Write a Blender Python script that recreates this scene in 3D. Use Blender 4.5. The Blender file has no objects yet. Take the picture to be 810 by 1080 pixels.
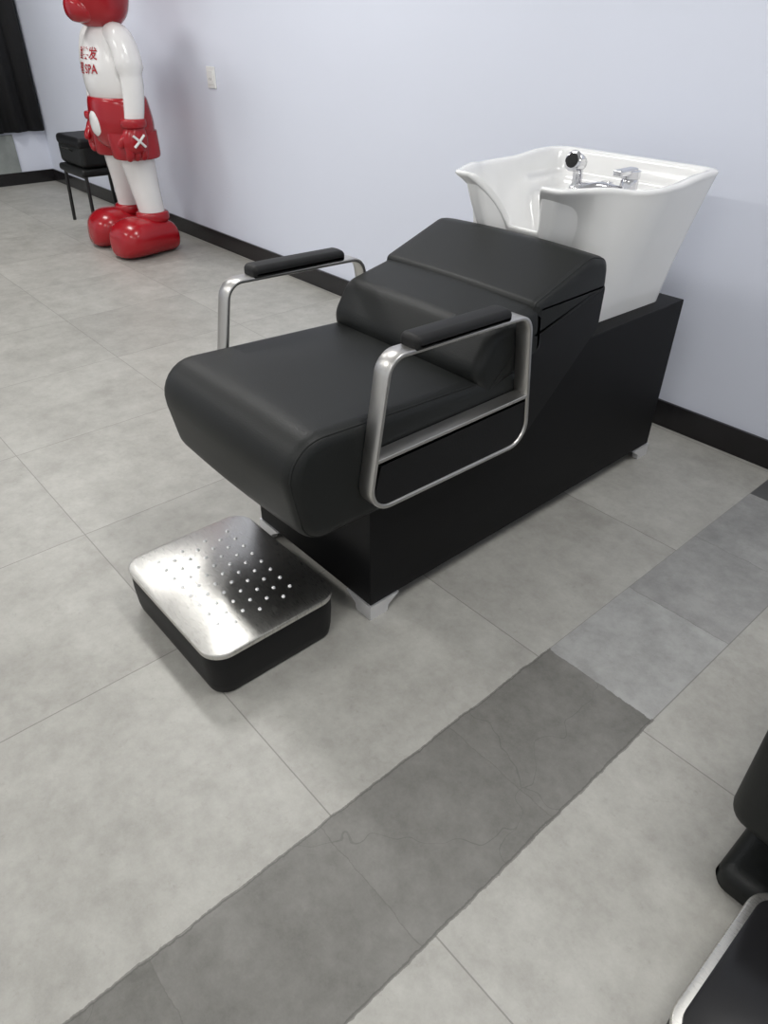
import bpy, bmesh, math, random
from mathutils import Vector, Matrix
random.seed(4)
sc=bpy.context.scene
pi=math.pi
# ---------------------------------------------------------------- helpers
def link(o,parent=None):
    sc.collection.objects.link(o)
    if parent: o.parent=parent
    return o
def empty(name,loc=(0,0,0)):
    e=bpy.data.objects.new(name,None); e.empty_display_size=.1; e.location=loc
    return link(e)
def mesh(name,v,f,mat,parent=None,smooth=True,angle=40):
    me=bpy.data.meshes.new(name); me.from_pydata([tuple(p) for p in v],[],f); me.update()
    bm=bmesh.new(); bm.from_mesh(me); bmesh.ops.remove_doubles(bm,verts=bm.verts,dist=1e-6)
    bmesh.ops.recalc_face_normals(bm,faces=bm.faces)
    for e in bm.edges:
        if len(e.link_faces)==2:
            e.smooth = e.calc_face_angle(0)<math.radians(angle)
    for fc in bm.faces: fc.smooth=smooth
    bm.to_mesh(me); bm.free()
    o=bpy.data.objects.new(name,me); me.materials.append(mat)
    return link(o,parent)
def box(name,a,b,mat,parent=None,bev=0,seg=3):
    x0,y0,z0=a;x1,y1,z1=b
    v=[(x0,y0,z0),(x1,y0,z0),(x1,y1,z0),(x0,y1,z0),(x0,y0,z1),(x1,y0,z1),(x1,y1,z1),(x0,y1,z1)]
    f=[(0,3,2,1),(4,5,6,7),(0,1,5,4),(1,2,6,5),(2,3,7,6),(3,0,4,7)]
    o=mesh(name,v,f,mat,parent,smooth=bev>0,angle=180 if bev else 30)
    if bev:
        m=o.modifiers.new("b","BEVEL");m.width=bev;m.segments=seg;m.limit_method='NONE';m.harden_normals=True
    return o
def rpoly(pts,seg=8):
    """pts: (a,b,r) -> rounded polygon"""
    out=[];n=len(pts)
    for i in range(n):
        p=Vector(pts[i][:2]); r=pts[i][2]
        a=Vector(pts[i-1][:2]); b=Vector(pts[(i+1)%n][:2])
        if r<=0: out.append((p.x,p.y)); continue
        d1=(a-p).normalized(); d2=(b-p).normalized()
        ang=d1.angle(d2); t=min(r/math.tan(ang/2),(a-p).length*.49,(b-p).length*.49); r=t*math.tan(ang/2)
        c=p+(d1+d2).normalized()*(r/math.sin(ang/2))
        s=p+d1*t-c; e=p+d2*t-c
        a0=math.atan2(s.y,s.x); a1=math.atan2(e.y,e.x); da=(a1-a0+pi)%(2*pi)-pi
        for k in range(seg+1):
            q=a0+da*k/seg; out.append((c.x+r*math.cos(q),c.y+r*math.sin(q)))
    return out
def dens(pts,step):
    out=[];n=len(pts)
    for i in range(n):
        a=Vector(pts[i]);b=Vector(pts[(i+1)%n]);L=(b-a).length;k=max(1,int(L/step))
        for j in range(k): q=a.lerp(b,j/k); out.append((q.x,q.y))
    return out
def area2(p): return sum(p[i-1][0]*p[i][1]-p[i][0]*p[i-1][1] for i in range(len(p)))/2
def inset(p,d):
    n=len(p); s=1 if area2(p)>0 else -1; out=[]
    for i in range(n):
        a=Vector(p[i-1]);c=Vector(p[i]);b=Vector(p[(i+1)%n])
        e1=(c-a).normalized();e2=(b-c).normalized()
        nn=Vector((-e1.y,e1.x))+Vector((-e2.y,e2.x)); nn=nn.normalized()
        k=max(.5,nn.dot(Vector((-e1.y,e1.x))))
        q=c+nn*(d*s/k); out.append((q.x,q.y))
    return out
def loft(name,rings,mat,parent=None,cap=True,angle=40,close=False):
    n=len(rings[0]);v=[p for r in rings for p in r];f=[]
    m=len(rings)
    for i in range(m-1 if not close else m):
        j=(i+1)%m
        for k in range(n):
            f.append((i*n+k,i*n+(k+1)%n,j*n+(k+1)%n,j*n+k))
    if cap and not close:
        f.append(tuple(range(n-1,-1,-1))); f.append(tuple((m-1)*n+k for k in range(n)))
    return mesh(name,v,f,mat,parent,angle=angle)
def pillow(name,prof,x0,x1,r,mat,parent=None,crown=0,step=.03):
    """extrude a (y,z) profile along x with rounded side edges and a gentle crown"""
    prof=dens(prof,step); S=6
    secs=[(x0+r*(1-math.cos(pi/2*k/S)), r*(1-math.sin(pi/2*k/S))) for k in range(S+1)]
    N=10
    mid=[(x0+r+(x1-x0-2*r)*k/N, -crown*math.sin(pi*k/N)) for k in range(1,N)]
    right=[(x0+x1-x,d) for x,d in reversed(secs)]
    rings=[[(x,y,z) for y,z in inset(prof,d)] for x,d in secs+mid+right]
    return loft(name,rings,mat,parent,angle=60)
def tube(name,pts,rad,mat,parent=None,n=16,up=Vector((0,0,1))):
    rings=[];pts=[Vector(p) for p in pts]
    prev=None
    for i,p in enumerate(pts):
        t=(pts[min(i+1,len(pts)-1)]-pts[max(i-1,0)]).normalized()
        if prev is None:
            a=up if abs(t.dot(up))<.9 else Vector((1,0,0)); u=t.cross(a).normalized()
        else: u=(prev-t*prev.dot(t)).normalized()
        prev=u; w=t.cross(u)
        r=rad[i] if isinstance(rad,(list,tuple)) else rad
        rings.append([p+u*(r*math.cos(2*pi*k/n))+w*(r*math.sin(2*pi*k/n)) for k in range(n)])
    return loft(name,rings,mat,parent,angle=50)
def catmull(pts,k=6):
    P=[Vector(p) for p in pts]; out=[]
    for i in range(len(P)-1):
        a=P[max(i-1,0)];b=P[i];c=P[i+1];d=P[min(i+2,len(P)-1)]
        for j in range(k):
            t=j/k; out.append(.5*((2*b)+(c-a)*t+(2*a-5*b+4*c-d)*t*t+(3*b-a-3*c+d)*t**3))
    out.append(P[-1]); return out
def ell_loft_z(name,secs,mat,parent,n=32,k=5):
    """secs: (z,cx,cy,rx,ry)"""
    S=catmull([Vector((s[0],s[1],s[2])) for s in secs],k); R=catmull([Vector((s[3],s[4],0)) for s in secs],k)
    rings=[[(s[1]+max(r[0],.001)*math.cos(2*pi*q/n),s[2]+max(r[1],.001)*math.sin(2*pi*q/n),s[0]) for q in range(n)] for s,r in zip(S,R)]
    return loft(name,rings,mat,parent,angle=70)
# ---------------------------------------------------------------- materials
def srgb(*c): return tuple((x/255/12.92 if x/255<=.04045 else ((x/255+.055)/1.055)**2.4) for x in c)+(1,)
def mat(name,col,rough=.5,metal=0,noise=0,nscale=20,bump=0,bscale=200,spec=.5,stretch=None,rvar=0):
    m=bpy.data.materials.new(name); m.use_nodes=True; nt=m.node_tree; b=nt.nodes["Principled BSDF"]
    b.inputs["Base Color"].default_value=col; b.inputs["Roughness"].default_value=rough; b.inputs["Metallic"].default_value=metal
    b.inputs["Specular IOR Level"].default_value=spec
    tc=nt.nodes.new("ShaderNodeTexCoord"); mp=nt.nodes.new("ShaderNodeMapping"); nt.links.new(tc.outputs["Object"],mp.inputs[0])
    if stretch: mp.inputs["Scale"].default_value=stretch
    n=nt.nodes.new("ShaderNodeTexNoise"); n.inputs["Scale"].default_value=nscale; n.inputs["Detail"].default_value=3; nt.links.new(mp.outputs[0],n.inputs[0])
    if noise:
        r=nt.nodes.new("ShaderNodeMix"); r.data_type='RGBA'
        r.inputs[6].default_value=tuple(max(0,c*(1-noise)) for c in col[:3])+(1,); r.inputs[7].default_value=tuple(min(1,c*(1+noise)) for c in col[:3])+(1,)
        nt.links.new(n.outputs[0],r.inputs[0]); nt.links.new(r.outputs[2],b.inputs["Base Color"])
    if rvar:
        q=nt.nodes.new("ShaderNodeMapRange"); q.inputs[1].default_value=.3;q.inputs[2].default_value=.7; q.inputs[3].default_value=rough-rvar;q.inputs[4].default_value=rough+rvar
        nt.links.new(n.outputs[0],q.inputs[0]); nt.links.new(q.outputs[0],b.inputs["Roughness"])
    if bump:
        n2=nt.nodes.new("ShaderNodeTexNoise"); n2.inputs["Scale"].default_value=bscale; n2.inputs["Detail"].default_value=2; nt.links.new(mp.outputs[0],n2.inputs[0])
        bp=nt.nodes.new("ShaderNodeBump"); bp.inputs["Strength"].default_value=bump; bp.inputs["Distance"].default_value=.001
        nt.links.new(n2.outputs[0],bp.inputs["Height"]); nt.links.new(bp.outputs[0],b.inputs["Normal"])
    return m
M_leather=mat("black_leather",(.0070,.0080,.0075,1),.50,noise=.15,nscale=6,bump=.4,bscale=300,spec=.34)
M_base=mat("black_laminate",(.0040,.0040,.0045,1),.55,noise=.1,spec=.18)
M_fabric=mat("black_vinyl",(.0045,.0045,.005,1),.5,noise=.2,bump=.3,bscale=200,spec=.26)
M_steel=mat("brushed_steel",(.56,.55,.53,1),.36,1,noise=.08,nscale=30,stretch=(40,1,40),rvar=.05,bump=.04,bscale=60)
M_plate=mat("brushed_plate",(.62,.61,.58,1),.30,1,noise=.06,nscale=30,stretch=(1.5,40,1),rvar=.05,bump=.06,bscale=60)
M_chrome=mat("chrome",(.70,.70,.72,1),.10,1)
M_stud=mat("polished_studs",(.95,.95,.95,1),.3,.6)
M_foot=mat("satin_metal",(.78,.78,.80,1),.33,.7)
M_cer=mat("white_ceramic",(.78,.78,.77,1),.12,noise=.01)
M_wall=mat("wall_paint",srgb(215,219,231),.75,noise=.015,nscale=2,spec=.3)
M_ceil=mat("ceiling_paint",(.8,.8,.8,1),.9)
M_trim=mat("black_marble",(.010,.009,.010,1),.2,noise=.6,nscale=9)
M_white=mat("gloss_white",(.74,.73,.72,1),.2,noise=.02)
M_red=mat("gloss_red",(.33,.006,.012,1),.22,noise=.05)
M_dark=mat("black_metal",(.008,.008,.008,1),.35)
M_curt=mat("black_curtain",(.008,.008,.009,1),.9,noise=.3)
M_plast=mat("white_plastic",(.75,.75,.74,1),.35)
M_rub=mat("black_rubber",(.007,.007,.007,1),.55,spec=.3)
M_gblk=mat("gloss_black_inlay",(.01,.01,.011,1),.22)
M_grey=mat("grey_panel",(.23,.25,.24,1),.5,noise=.3,nscale=12)
# floor ---------------------------------------------------------
def floor_material():
    m=bpy.data.materials.new("stone_tiles"); m.use_nodes=True; nt=m.node_tree; b=nt.nodes["Principled BSDF"]; N=nt.nodes.new; L=nt.links.new
    g=N("ShaderNodeNewGeometry"); s=N("ShaderNodeSeparateXYZ"); L(g.outputs["Position"],s.inputs[0]); X,Y=s.outputs[0],s.outputs[1]
    def m_(op,a,b_=None,c=None):
        n=N("ShaderNodeMath"); n.operation=op
        for i,v in enumerate((a,b_,c)):
            if v is None: continue
            if isinstance(v,(int,float)): n.inputs[i].default_value=v
            else: L(v,n.inputs[i])
        return n.outputs[0]
    def noise(sc_,det=4,rough=.55,vec=None):
        n=N("ShaderNodeTexNoise"); n.inputs["Scale"].default_value=sc_; n.inputs["Detail"].default_value=det; n.inputs["Roughness"].default_value=rough
        L(vec or g.outputs["Position"],n.inputs[0]); return n.outputs[0]
    n14=noise(14,5,.7)
    nz=m_('MULTIPLY',m_('SUBTRACT',n14,.5),.020)
    xd=m_('ADD',X,nz); yd=m_('ADD',Y,nz)
    inx=m_('MULTIPLY',m_('GREATER_THAN',xd,-.65),m_('LESS_THAN',xd,-.36))
    inxs=m_('MULTIPLY',m_('GREATER_THAN',X,-.65),m_('LESS_THAN',X,-.36))
    def yband(a,b_): return m_('MULTIPLY',m_('GREATER_THAN',yd,a),m_('LESS_THAN',yd,b_))
    dark=m_('MULTIPLY',inx,m_('LESS_THAN',yd,1.14)); lt=m_('MULTIPLY',inxs,yband(1.14,1.5)); med=m_('MULTIPLY',inxs,yband(1.5,2.22)); dk2=m_('MULTIPLY',inxs,m_('GREATER_THAN',Y,2.22))
    left=m_('LESS_THAN',X,-.65)
    xg=m_('ADD',X,m_('ADD',.36,m_('MULTIPLY',left,.29)))
    def dist(v,p):
        f=m_('FRACT',m_('DIVIDE',v,p)); return m_('MULTIPLY',m_('MINIMUM',f,m_('SUBTRACT',1,f)),p)
    dx=dist(xg,.61); dyo=dist(m_('SUBTRACT',Y,.45),.65); dys=dist(m_('SUBTRACT',yd,1.14),.36)
    dy=m_('ADD',m_('MULTIPLY',dyo,m_('SUBTRACT',1,inxs)),m_('MULTIPLY',m_('ADD',dys,.0004),inxs))
    gr=m_('LESS_THAN',m_('MINIMUM',dx,dy),.0014)
    cx=m_('FLOOR',m_('DIVIDE',xg,.61)); cy=m_('FLOOR',m_('DIVIDE',m_('SUBTRACT',Y,.45),.65)); cys=m_('FLOOR',m_('DIVIDE',m_('SUBTRACT',yd,1.14),.36))
    cyy=m_('ADD',m_('MULTIPLY',cy,m_('SUBTRACT',1,inxs)),m_('MULTIPLY',m_('ADD',cys,40),inxs))
    cb=N("ShaderNodeCombineXYZ"); L(cx,cb.inputs[0]); L(cyy,cb.inputs[1]); wn=N("ShaderNodeTexWhiteNoise"); wn.noise_dimensions='2D'; L(cb.outputs[0],wn.inputs["Vector"])
    tint=m_('ADD',.95,m_('MULTIPLY',wn.outputs["Value"],.10))
    off=N("ShaderNodeVectorMath"); off.operation='SCALE'; off.inputs[3].default_value=7; L(wn.outputs["Color"],off.inputs[0])
    pv=N("ShaderNodeVectorMath"); pv.operation='ADD'; L(g.outputs["Position"],pv.inputs[0]); L(off.outputs[0],pv.inputs[1]); pv=pv.outputs[0]
    cloud=m_('ADD',m_('MULTIPLY',noise(2.6,5,.62,pv),.42),m_('MULTIPLY',noise(11,7,.78,pv),.58))
    def mixc(f,a,b_):
        n=N("ShaderNodeMix"); n.data_type='RGBA'
        if isinstance(f,(int,float)): n.inputs[0].default_value=f
        else: L(f,n.inputs[0])
        for i,v in ((6,a),(7,b_)):
            if isinstance(v,tuple): n.inputs[i].default_value=v
            else: L(v,n.inputs[i])
        return n.outputs[2]
    cl=N("ShaderNodeMapRange"); cl.inputs[1].default_value=.38; cl.inputs[2].default_value=.63; L(cloud,cl.inputs[0]); cl=cl.outputs[0]
    c=mixc(cl,(.295,.287,.262,1),(.425,.417,.385,1))
    c=mixc(lt,c,mixc(cl,(.27,.27,.26,1),(.42,.42,.41,1)))
    c=mixc(med,c,mixc(cl,(.19,.19,.183,1),(.32,.318,.308,1)))
    c=mixc(dk2,c,(.08,.08,.08,1))
    c=mixc(dark,c,mixc(cl,(.108,.105,.094,1),(.195,.190,.175,1)))
    ed=m_('MINIMUM',m_('ABSOLUTE',m_('ADD',xd,.65)),m_('ABSOLUTE',m_('ADD',xd,.36)))
    edm=m_('MULTIPLY',m_('LESS_THAN',ed,.003),m_('LESS_THAN',Y,1.145))
    c=mixc(m_('MULTIPLY',edm,.6),c,(.075,.072,.065,1))
    v=N("ShaderNodeTexVoronoi"); v.feature='DISTANCE_TO_EDGE'; v.inputs["Scale"].default_value=1.9
    vm=N("ShaderNodeVectorMath"); vm.operation='ADD'; L(g.outputs["Position"],vm.inputs[0])
    nn=N("ShaderNodeTexNoise"); nn.inputs["Scale"].default_value=7; L(g.outputs["Position"],nn.inputs[0]); sc2=N("ShaderNodeVectorMath"); sc2.operation='SCALE'; sc2.inputs[3].default_value=.16; L(nn.outputs[1],sc2.inputs[0]); L(sc2.outputs[0],vm.inputs[1]); L(vm.outputs[0],v.inputs[0])
    cr=m_('MULTIPLY',m_('LESS_THAN',v.outputs[0],.0015),m_('MULTIPLY',dark,.3))
    c=mixc(cr,c,(.05,.05,.045,1))
    c=mixc(m_('MULTIPLY',gr,.58),c,(.11,.105,.095,1))
    sf=N("ShaderNodeMapRange"); sf.inputs[1].default_value=.57; sf.inputs[2].default_value=.74; L(noise(42,7,.78,pv),sf.inputs[0])
    c=mixc(m_('MULTIPLY',sf.outputs[0],.38),c,(.19,.18,.155,1))
    tn=N("ShaderNodeVectorMath"); tn.operation='SCALE'; L(c,tn.inputs[0]); L(tint,tn.inputs[3]); L(tn.outputs[0],b.inputs["Base Color"])
    rr=N("ShaderNodeMapRange"); rr.inputs[3].default_value=.30; rr.inputs[4].default_value=.52; L(n14,rr.inputs[0]); L(rr.outputs[0],b.inputs["Roughness"])
    bp=N("ShaderNodeBump"); bp.inputs["Strength"].default_value=.3; bp.inputs["Distance"].default_value=.002
    L(m_('SUBTRACT',n14,m_('MULTIPLY',gr,.8)),bp.inputs["Height"]); L(bp.outputs[0],b.inputs["Normal"])
    return m
M_floor=floor_material()
# ---------------------------------------------------------------- room
XL,XR,YF,YW,ZC=-7.38,3.0,-4.0,2.43,2.8
box("floor",(XL-.1,YF,-.05),(XR,YW+.1,0),M_floor)
box("wall_back",(XL-.1,YW,0),(XR,YW+.1,ZC),M_wall)
box("wall_left",(XL-.1,YF,0),(XL,YW,ZC),M_wall)
box("ceiling",(XL-.1,YF,ZC),(XR,YW+.1,ZC+.05),M_ceil)
box("baseboard_back",(XL,YW-.014,0),(XR,YW,.10),M_trim,bev=.002,seg=2)
box("baseboard_left",(XL,YF,0),(XL+.014,YW-.014,.10),M_trim,bev=.002,seg=2)
K=90
v=[];f=[]
for i in range(K+1):
    y=2.41-1.9*i/K; x=XL+.05+.025*math.sin(i*.75)+.01*math.sin(i*1.9)
    for z in (.42,1.2,2.35): v.append((x,y,z))
for i in range(K):
    for j in range(2): f.append((i*3+j,i*3+3+j,i*3+4+j,i*3+1+j))
cur=mesh("window_curtain",v,f,M_curt); sm=cur.modifiers.new("s","SOLIDIFY"); sm.thickness=.006
box("trim_1",(XL,1.2,.10),(XL+.02,2.14,.40),M_grey,bev=.003)
so=empty("wall_socket",(-4.28,YW,.985))
box("plate",(-.045,-.010,-.055),(.045,0,.055),M_plast,so,bev=.004)
box("rocker",(-.030,-.014,-.035),(.030,-.009,.035),M_plast,so,bev=.002)
for dx in(-.008,.008): box("slot",(dx-.0015,-.0146,-.014),(dx+.0015,-.0138,-.002),M_dark,so)
# ---------------------------------------------------------------- shampoo chair
ch=empty("shampoo_chair",(-1.285,1.5,0))
def C(o):
    o.matrix_parent_inverse=Matrix.Translation(-ch.location); return o
XA,XB=-1.565,-1.005
def pil(name,pr,x0,x1,r,m,crown=0): return C(pillow(name,rpoly(pr),x0,x1,r,m,ch,crown))
def slab(name,pr,x0,x1,m,b=.002):
    p=rpoly(pr,seg=4); q=inset(p,b)
    return C(loft(name,[[(x,y,z) for y,z in s] for x,s in((x0,q),(x0+b,p),(x1-b,p),(x1,q))],m,ch,angle=25))
slab("base_cabinet",[(.87,.045,.003),(2.18,.045,.003),(2.18,.568,.003),(1.50,.568,.02),(1.32,.35,.02),(.87,.35,.003)],-1.535,-1.025,M_base)
pil("seat_cushion",[(.672,.345,.075),(1.36,.335,.02),(1.38,.52,.02),(1.36,.575,.02),(.622,.612,.090)],XA,XB,.034,M_leather,crown=.006)
slab("back_support",[(1.20,.36,.01),(1.42,.36,.02),(1.685,.60,.02),(1.685,.73,.02),(1.36,.63,.02),(1.20,.55,.02)],XA+.012,-1.013,M_fabric)
pil("lumbar_cushion",[(1.22,.52,.03),(1.175,.60,.06),(1.235,.692,.06),(1.42,.730,.02),(1.44,.60,.02)],XA,XB,.032,M_leather,crown=.008)
pil("headrest_cushion",[(1.36,.62,.02),(1.385,.732,.018),(1.60,.806,.06),(1.675,.79,.045),(1.685,.70,.02)],XA,XB,.026,M_leather,crown=.006)
def piping(name,pr,x,d):
    p=inset(dens(rpoly(pr),.02),d); L=[(x,y,z) for y,z in p]; L.append(L[0]); L.append(L[1])
    C(tube(name,L,.0025,M_leather,ch,n=6))
for x in (XA+.012,XB-.012):
    piping("seat_piping",[(.672,.345,.075),(1.36,.335,.02),(1.38,.52,.02),(1.36,.575,.02),(.622,.612,.090)],x,.0088)
    piping("headrest_piping",[(1.36,.62,.02),(1.385,.732,.018),(1.60,.806,.06),(1.675,.79,.045),(1.685,.70,.02)],x,.005)
def ribbon(name,x0,x1):
    outer=rpoly([(.808,.392,.06),(1.358,.382,.06),(1.312,.738,.05),(.868,.752,.05)],seg=9)
    outer=dens(outer,.02)
    inner=inset(outer,.010); b=.0015
    def ring(p,x): return [(x,y,z) for y,z in p]
    rings=[ring(outer,x0+b),ring(inset(outer,b),x0),ring(inset(inner,-b),x0),ring(inner,x0+b),ring(inner,x1-b),ring(inset(inner,-b),x1),ring(inset(outer,b),x1),ring(outer,x1-b)]
    C(loft(name,rings,M_steel,ch,close=True,angle=50))
for nm,x0,x1 in(("near",-1.004,-.960),("far",-1.611,-1.567)):
    ribbon("armrest_frame_"+nm,x0,x1)
    C(box("armrest_crossbar_"+nm,(x0+.002,.835,.517),(x1-.001,1.336,.526),M_steel,ch,bev=.0015))
    xc=(x0+x1)/2; yo=.015 if nm=="far" else .006
    pr=rpoly([(.928+yo,.744,.008),(1.225+yo,.738,.008),(1.225+yo,.768,.014),(.928+yo,.776,.014)])
    C(pillow("armrest_pad_"+nm,pr,xc-.029,xc+.029,.013,M_rub,ch,crown=.001,step=.02))
    ip=inset(dens(rpoly([(.808,.392,.06),(1.358,.382,.06),(1.341,.517,.002),(.843,.517,.002)],seg=9),.02),.0102)
    C(loft("arm_side_panel_"+nm,[[(x,y,min(z,.5165)) for y,z in ip] for x in (x0+.004,x1-.005)],M_fabric,ch,angle=30))
def foot(x,y,sx,sy):
    v=[]
    for z,k in((0,.055),(.004,.06),(.02,.062),(.036,.085),(.0455,.10)):
        v.append([(x,y,z),(x+sx*k,y,z),(x+sx*k,y+sy*k*.35,z),(x+sx*k*.35,y+sy*k*.35,z),(x+sx*k*.35,y+sy*k,z),(x,y+sy*k,z)])
    C(loft("foot",v,M_foot,ch,angle=30))
foot(-1.020,.866,-1,1);foot(-1.540,.866,1,1);foot(-1.020,2.183,-1,-1);foot(-1.540,2.183,1,-1)
C(box("underbase_shade",(-1.50,.915,.004),(-1.06,2.13,.046),M_base,ch))  # added black block, stands in for the shade in the gap under the base
# ---------------------------------------------------------------- wash basin
cx=-1.315
ZB=.5685
wb=empty("shampoo_basin",(cx,1.9,ZB))
def W(o): o.matrix_parent_inverse=Matrix.Translation(-wb.location); return o
rimp=rpoly([(-.182,1.585,.025),(.178,1.585,.025),(.318,1.84,.22),(.294,2.215,.06),(-.292,2.215,.06),(-.285,1.80,.25)],seg=10)
botp=rpoly([(-.225,1.715,.05),(.232,1.715,.05),(.245,2.13,.05),(-.235,2.13,.05)],seg=10)
def star(poly,c,N):
    out=[]
    for i in range(N):
        a=2*pi*i/N; d=Vector((math.cos(a),math.sin(a))); best=None
        for k in range(len(poly)):
            p=Vector(poly[k-1])-Vector(c); q=Vector(poly[k])-Vector(c); e=q-p
            den=d.x*e.y-d.y*e.x
            if abs(den)<1e-9: continue
            t=(p.x*e.y-p.y*e.x)/den; s=(p.x*d.y-p.y*d.x)/den
            if t>0 and -1e-6<=s<=1+1e-6: best=t if best is None else max(best,t)
        out.append((c[0]+d.x*best,c[1]+d.y*best))
    return out
NB=300
R1=star(rimp,(0,1.88),NB); R0=star(botp,(0,1.88),NB)
def ss(t): t=max(0,min(1,t)); return t*t*(3-2*t)
def dip(x,y): return .140*ss((.130-abs(x+.004))/.05)*ss((1.80-y)/.12)
ZR=.932
def tf(s,b):
    return max(0,min(1,s))**(1.15+2.5*ss((1.78-b[1])/.15))
def at(a,b,z):
    t=tf((z-ZB)/(ZR-ZB),b); return (a[0]+(b[0]-a[0])*t,a[1]+(b[1]-a[1])*t)
RZ=[ZR-dip(*b)-.010*ss((b[1]-1.7)/.1)*ss((2.1-b[1])/.15) for b in R1]
RE=[at(a,b,z) for a,b,z in zip(R0,R1,RZ)]
rings=[]
for s in [0,.04,.15,.3,.45,.6,.72,.82,.90,.96,.99]:
    rr=[]
    for a,b,zr in zip(R0,R1,RZ):
        z=ZB+(zr-ZB)*s; x,y=at(a,b,z); rr.append((cx+x,y,z))
    rings.append(rr)
bc=(0,1.82)
def ins(q,dz): return [(cx+bc[0]+(b[0]-bc[0])*q,bc[1]+(b[1]-bc[1])*q,z+dz) for b,z in zip(RE,RZ)]
rings.append(ins(1.005,.003)); rings.append(ins(.997,.009)); rings.append(ins(.975,.011)); rings.append(ins(.925,.009)); rings.append(ins(.905,-.001))
for q in [.885,.87,.85,.83,.8,.76,.72,.68,.62,.55,.46,.36,.26,.16,.08]:
    rr=[]
    for b,zr in zip(RE,RZ):
        x=bc[0]+(b[0]-bc[0])*q; y=bc[1]+(b[1]-bc[1])*q
        z=.68+(zr-.001-.68)*((q/.905)**4.0)
        w=ss((y-1.965)/.05); w2=w if q<.875 else w*.6
        z=z*(1-w2)+max(min(z,.870),.830)*w2
        rr.append((cx+x,y,z))
    rings.append(rr)
W(loft("bowl",rings,M_cer,wb,angle=80))
W(tube("drain",[(cx,1.82,.676),(cx,1.82,.685)],.03,M_chrome,wb,n=24))
def cyl(name,a,b,r,m,n=20,r2=None): return W(tube(name,[a,Vector(a).lerp(Vector(b),.08),Vector(a).lerp(Vector(b),.92),b],[r*.85,r,r2 or r,(r2 or r)*.85],m,wb,n=n))
dz=.828
cyl("hose_socket",(-1.405,2.05,dz-.004),(-1.405,2.05,dz+.035),.022,M_chrome)
W(tube("spray_neck",catmull([(-1.405,2.05,dz+.03),(-1.405,2.05,dz+.070),(-1.405,2.035,dz+.098)]),[.016]*13,M_chrome,wb))
cyl("spray_head",(-1.405,2.06,dz+.095),(-1.405,2.01,dz+.109),.023,M_chrome,r2=.030)
cyl("spray_face",(-1.405,2.012,dz+.1085),(-1.405,2.006,dz+.1102),.021,M_rub)
cyl("mixer_body",(-1.215,2.04,dz-.004),(-1.215,2.04,dz+.082),.029,M_chrome,r2=.026)
cyl("mixer_cap",(-1.215,2.04,dz+.081),(-1.215,2.04,dz+.104),.028,M_chrome)
W(box("mixer_lever",(-1.231,1.965,dz+.092),(-1.199,2.055,dz+.111),M_chrome,wb,bev=.006))
W(tube("spout",catmull([(-1.23,2.02,dz+.045),(-1.28,1.98,dz+.055),(-1.32,1.945,dz+.04)]),[.015]*13,M_chrome,wb))
W(tube("hose_link",catmull([(-1.40,2.05,dz+.030),(-1.32,2.02,dz+.042),(-1.23,2.04,dz+.035)]),[.014]*13,M_chrome,wb))
cyl("vacuum_breaker",(-1.315,2.08,dz-.004),(-1.315,2.08,dz+.055),.020,M_chrome)
# ---------------------------------------------------------------- footrest
def footrest(name,x0,x1,y0,y1,inlay=False):
    e=empty(name,((x0+x1)/2,(y0+y1)/2,0)); hx,hy=(x1-x0)/2,(y1-y0)/2
    def rr(ix,r): return dens(rpoly([(-hx+ix,-hy+ix,r),(hx-ix,-hy+ix,r),(hx-ix,hy-ix,r),(-hx+ix,hy-ix,r)],seg=9),.03)
    base=rr(0,.055)
    def ring(ix,z): return [(x,y,z) for x,y in inset(base,ix)]
    loft("body",[ring(.016,0.0),ring(.010,.006),ring(.006,.03),ring(.003,.08),ring(.004,.118),ring(.006,.124)],M_fabric,e,angle=50)
    loft("steel_plate",[ring(.004,.122),ring(.0008,.1235),ring(0,.126),ring(0,.1335),ring(.0015,.136),ring(.004,.137)],M_plate,e,angle=35)
    if inlay:
        loft("inlay_mat",[ring(.014,.1365),ring(.014,.1385),ring(.016,.1395)],M_gblk,e,angle=35)
        return e
    v=[];f=[]
    def dot(px,py):
        b0=len(v); n=10; pr=((.0052,.1365),(.0043,.1392),(.0026,.1398),(.0015,.1376))
        for r,z in pr:
            for k in range(n): v.append((px+r*math.cos(2*pi*k/n),py+r*math.sin(2*pi*k/n),z))
        for j in range(3):
            for k in range(n): f.append((b0+j*n+k,b0+j*n+(k+1)%n,b0+j*n+n+(k+1)%n,b0+j*n+n+k))
        f.append(tuple(b0+3*n+k for k in range(n)))
    for i in range(7):
        for j in range(8): dot(-.158+j*.0425+(.0106 if i%2 else -.0106),-.106+i*.034)
    mesh("grip_studs",v,f,M_stud,e,angle=60)
    return e
footrest("footrest",-1.494,-1.038,.424,.785)
footrest("footrest.001",-.028,.39,.548,.875,inlay=True)
# ---------------------------------------------------------------- neighbouring salon chair (right edge)
sc2=empty("salon_chair",(.2,1.25,0))
def S2(o): o.matrix_parent_inverse=Matrix.Translation(-sc2.location); return o
S2(pillow("plinth",rpoly([(.895,0.0,.012),(1.75,0.0,.012),(1.75,.06,.03),(.895,.06,.03)]),-.095,.46,.03,M_leather,sc2))
S2(pillow("frame",rpoly([(1.00,.05,.01),(1.7,.05,.01),(1.7,.2,.02),(1.00,.2,.02)]),-.04,.40,.02,M_base,sc2))
S2(pillow("seat",rpoly([(.925,.125,.05),(1.62,.125,.05),(1.62,.44,.05),(.915,.45,.07)]),-.128,.45,.04,M_leather,sc2,crown=.01))
S2(pillow("backrest",rpoly([(1.50,.40,.03),(1.66,.40,.03),(1.86,.98,.05),(1.74,1.0,.05)]),.02,.45,.04,M_leather,sc2,crown=.01))
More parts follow.
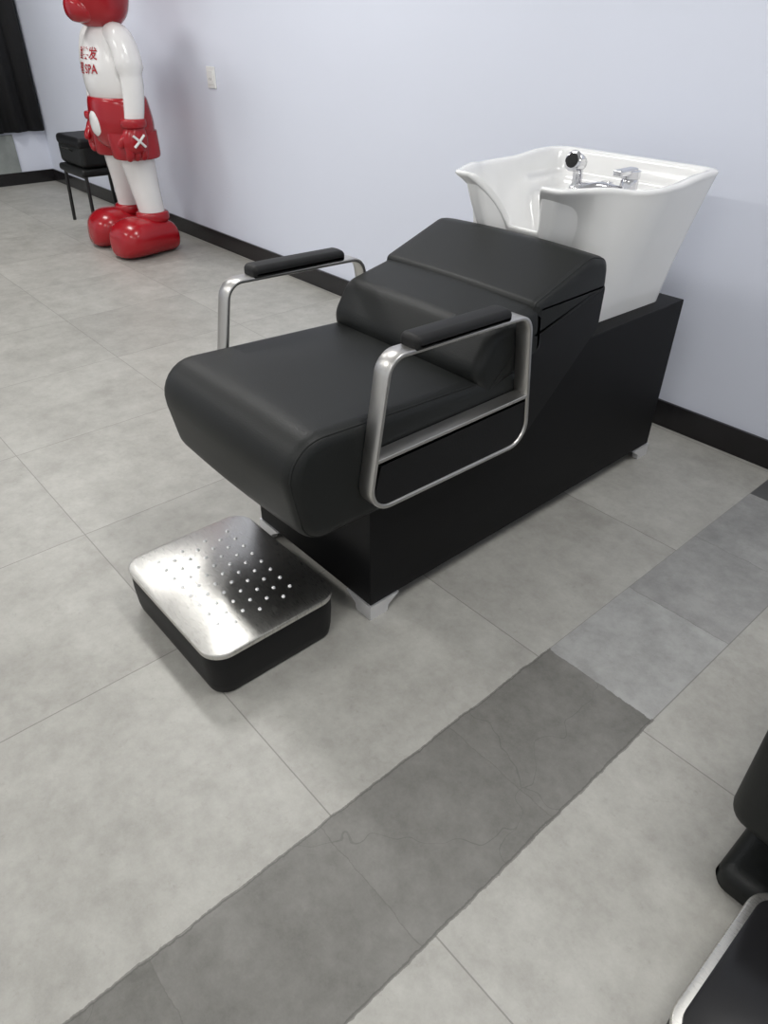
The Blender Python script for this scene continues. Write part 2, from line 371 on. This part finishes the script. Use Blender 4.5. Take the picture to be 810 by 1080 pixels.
# ---------------------------------------------------------------- stool + case
st=empty("stool",(-5.58,2.14,0))
box("seat_pad",(-.22,-.19,.345),(.22,.19,.395),M_leather,st,bev=.02,seg=5)
for a,b in((-.2,-.17),(.2,-.17),(-.2,.17),(.2,.17)): tube("leg",[(a,b,0),(a*.93,b*.93,.355)],.013,M_dark,st,n=10)
for s in(-1,1): tube("rail",[(-.19,s*.16,.34),(.19,s*.16,.34)],.01,M_dark,st,n=8)
cs=empty("tool_case",(-5.58,2.14,.396))
box("case_body",(-.21,-.17,0),(.21,.16,.15),M_leather,cs,bev=.035,seg=5)
box("case_lid",(-.213,-.173,.12),(.213,.163,.19),M_fabric,cs,bev=.028,seg=5)
tube("case_handle",catmull([(-.06,-.170,.10),(-.05,-.198,.12),(.05,-.198,.12),(.06,-.170,.10)]),.006,M_dark,cs,n=8)
# ---------------------------------------------------------------- figure statue
kw=empty("cartoon_figure_statue",(-4.755,1.995,0))
def shoe(cx_,rot):
    n=28; rings=[]
    secs=[(-.27,.02,.03,.03),(-.262,.09,.015,.15),(-.235,.135,.005,.19),(-.18,.162,0,.225),(-.11,.165,0,.235),(-.04,.145,0,.225),(.03,.125,0,.215),(.09,.115,0,.20),(.14,.10,.0,.18),(.165,.06,.02,.13),(.172,.015,.05,.08)]
    for y,w,z0,z1 in secs:
        r=[]
        for k in range(n):
            a=2*pi*k/n; c,s=math.cos(a),math.sin(a)
            xx=w*(abs(c)**.8)*(1 if c>0 else -1); zz=(z0+z1)/2+(z1-z0)/2*(abs(s)**.8)*(1 if s>0 else -1)
            r.append((cx_+xx*math.cos(rot)-y*math.sin(rot),y*math.cos(rot)+xx*math.sin(rot)+.04,zz))
        rings.append(r)
    o=loft("shoe",rings,M_red,kw,angle=80); m=o.modifiers.new("s","SUBSURF"); m.levels=m.render_levels=1
for s in(-1,1):
    shoe(s*.172,s*.10)
    ell_loft_z("leg",[(.17,s*.158,.07,.075,.075),(.25,s*.154,.07,.080,.080),(.40,s*.132,.06,.088,.090),(.55,s*.12,.05,.100,.103),(.66,s*.11,.05,.09,.10)],M_white,kw)
    ell_loft_z("shoe_cuff",[(.18,s*.158,.07,.06,.06),(.195,s*.158,.07,.098,.098),(.22,s*.158,.07,.104,.104),(.245,s*.158,.07,.096,.096),(.25,s*.158,.07,.06,.06)],M_red,kw)
    ell_loft_z("shorts_leg",[(.555,s*.125,.05,.10,.11),(.56,s*.125,.05,.125,.14),(.60,s*.12,.05,.128,.148),(.70,s*.10,.05,.125,.155)],M_red,kw)
ell_loft_z("shorts",[(.60,0,.05,.16,.11),(.64,0,.05,.215,.155),(.73,0,.045,.24,.175),(.83,0,.04,.228,.168),(.875,0,.04,.212,.158),(.88,0,.04,.18,.14)],M_red,kw)
ell_loft_z("torso",[(.86,0,.04,.19,.14),(.93,0,.04,.208,.158),(1.02,0,.035,.205,.155),(1.10,0,.035,.188,.138),(1.18,0,.04,.155,.11),(1.225,0,.04,.10,.085),(1.28,0,.04,.07,.07)],M_white,kw)
for s in(-1,1):
    pts=catmull([(s*.10,.04,1.185),(s*.185,.04,1.165),(s*.24,.04,1.08),(s*.26,.035,.95),(s*.262,.02,.83),(s*.26,.005,.76)],5)
    n=len(pts); tube("arm",pts,[.064+.014*math.sin(pi*i/(n-1)) if i<n*.5 else .075-.022*(i/(n-1)) for i in range(n)],M_white,kw,n=20)
    gx=s*.262
    ell_loft_z("glove_cuff",[(.735,gx,.0,.05,.05),(.74,gx,.0,.070,.070),(.76,gx,.0,.075,.075),(.78,gx,.0,.070,.070),(.785,gx,.0,.05,.05)],M_red,kw,n=24)
    ell_loft_z("glove_palm",[(.60,gx,-.01,.02,.03),(.615,gx,-.01,.050,.064),(.66,gx,-.01,.064,.078),(.71,gx,-.005,.060,.070),(.75,gx,0,.05,.050)],M_red,kw,n=24)
    for j in range(3):
        yy=-.056+j*.044
        tube("finger",catmull([(s*.270,yy,.65),(s*.272,yy,.607),(s*.259,yy,.582),(s*.236,yy,.575)],4),[.025,.026,.026,.026,.026,.026,.026,.025,.025,.024,.021,.016,.008],M_red,kw,n=14)
    tube("thumb",catmull([(s*.257,-.06,.69),(s*.246,-.088,.655),(s*.238,-.095,.63)],4),[.023,.024,.024,.023,.022,.021,.019,.016,.008],M_red,kw,n=14)
    for q in(-1,1):
        tube("glove_cross",[(s*.326,-.01-q*.034,.64),(s*.332,-.01,.671),(s*.328,-.01+q*.034,.702)],.0075,M_white,kw,n=8)
v=[];n=28
def shorts_y(x):
    t=max(0,1-(x/.238)**2); return .045-.176*math.sqrt(t)-.006
for r in(0,.03,.055,.07):
    for k in range(n): a=2*pi*k/n; x=r*math.cos(a); v.append((x,shorts_y(x)+(.012 if r==.07 else 0),.745+r*math.sin(a)))
mesh("shorts_button",v,[(j*n+k,j*n+(k+1)%n,(j+1)*n+(k+1)%n,(j+1)*n+k) for j in range(3) for k in range(n)],M_white,kw)
D=-.115
ell_loft_z("head",[(1.33+D,0,.04,.05,.05),(1.345+D,0,.03,.11,.10),(1.40+D,0,.03,.165,.15),(1.50+D,0,.03,.19,.175),(1.60+D,0,.03,.18,.17),(1.68+D,0,.03,.12,.12),(1.705+D,0,.03,.04,.04)],M_red,kw)
ell_loft_z("muzzle",[(1.355+D,0,-.07,.03,.03),(1.365+D,0,-.07,.085,.06),(1.40+D,0,-.08,.115,.075),(1.46+D,0,-.08,.10,.075),(1.49+D,0,-.07,.04,.04)],M_red,kw)
for s in(-1,1):
    tube("crossbone",[(s*.15,.03,1.57+D),(s*.24,.03,1.61+D),(s*.30,.03,1.64+D)],[.045,.04,.045],M_red,kw)
    for d in(-1,1): ell_loft_z("bone_end",[(1.61+D+d*.05-.055,s*.32,.03,.01,.01),(1.61+D+d*.05-.03,s*.32,.03,.048,.048),(1.61+D+d*.05+.02,s*.32,.03,.052,.052),(1.61+D+d*.05+.055,s*.32,.03,.01,.01)],M_red,kw,n=20)
    for q in(-1,1): tube("eye_cross",[(s*.075-q*.03,-.135,1.51+D),(s*.075+q*.03,-.135,1.57+D)],.010,M_white,kw,n=8)
cu=bpy.data.curves.new("lettering","FONT"); cu.body="造型美发\n护理 SPA"; cu.size=.064; cu.align_x='CENTER'; cu.space_line=1.15; cu.offset=.001
to=bpy.data.objects.new("tmp",cu); sc.collection.objects.link(to)
bpy.context.view_layer.update()
me=bpy.data.meshes.new_from_object(to.evaluated_get(bpy.context.evaluated_depsgraph_get()))
bpy.data.objects.remove(to)
for vv in me.vertices:
    x,z=vv.co.x-.01,vv.co.y+1.075
    t=(z-1.02)/.08; rx=.205-.017*max(0,t); ry=.155-.017*max(0,t)
    k=1-min(.95,(x/rx)**2); vv.co=Vector((x,.036-ry*math.sqrt(k)-.006,z))
me.materials.clear(); me.materials.append(M_red)
lo=bpy.data.objects.new("chest_lettering",me); link(lo,kw)
# ---------------------------------------------------------------- lights
M_em=bpy.data.materials.new("led_diffuser"); M_em.use_nodes=True; b=M_em.node_tree.nodes["Principled BSDF"]; b.inputs["Emission Color"].default_value=(1,.98,.95,1); b.inputs["Emission Strength"].default_value=4
try: M_em.cycles.emission_sampling='NONE'
except Exception: pass
i=0
for x in(-5.6,-2.8,0):
    for y in(1.2,-1.2):
        nm="ceiling_light" if i==0 else "ceiling_light.%03d"%i; i+=1
        e=empty(nm,(x,y,ZC))
        box("housing",(-.62,-.17,-.03),(.62,.17,0),M_plast,e,bev=.004)
        box("diffuser",(-.59,-.14,-.034),(.59,.14,-.029),M_em,e)
        l=bpy.data.lights.new("panel","AREA"); l.shape='RECTANGLE'; l.size=1.15; l.size_y=.26; l.energy=27 if x<0 else 24; l.color=(1,.99,.965)
        lo=bpy.data.objects.new("panel_lamp",l); lo.location=(0,0,-.04); link(lo,e)
w=bpy.data.worlds.new("w"); sc.world=w; w.use_nodes=True; w.node_tree.nodes["Background"].inputs[0].default_value=(.95,.97,1,1); w.node_tree.nodes["Background"].inputs[1].default_value=.74
# ---------------------------------------------------------------- camera
f_=741.0; p_=math.radians(35.37); ro=math.radians(-.64); ya=math.radians(48.30)
F=Vector((-math.sin(ya),math.cos(ya),0)); R=Vector((math.cos(ya),math.sin(ya),0)); Z=Vector((0,0,1))
fw=F*math.cos(p_)-Z*math.sin(p_); dn=-(F*math.sin(p_)+Z*math.cos(p_))
r2=R*math.cos(ro)+dn*math.sin(ro); d2=dn*math.cos(ro)-R*math.sin(ro)
cam=bpy.data.cameras.new("camera"); co=bpy.data.objects.new("camera",cam); sc.collection.objects.link(co)
mt=Matrix((r2,-d2,-fw)).transposed().to_4x4(); mt.translation=Vector((0,0,1.3)); co.matrix_world=mt
cam.sensor_fit='VERTICAL'; cam.sensor_height=36; cam.lens=36*f_/1080; cam.clip_start=.02
sc.camera=co
sc.view_settings.view_transform='Standard'; sc.view_settings.look='None'; sc.view_settings.exposure=0
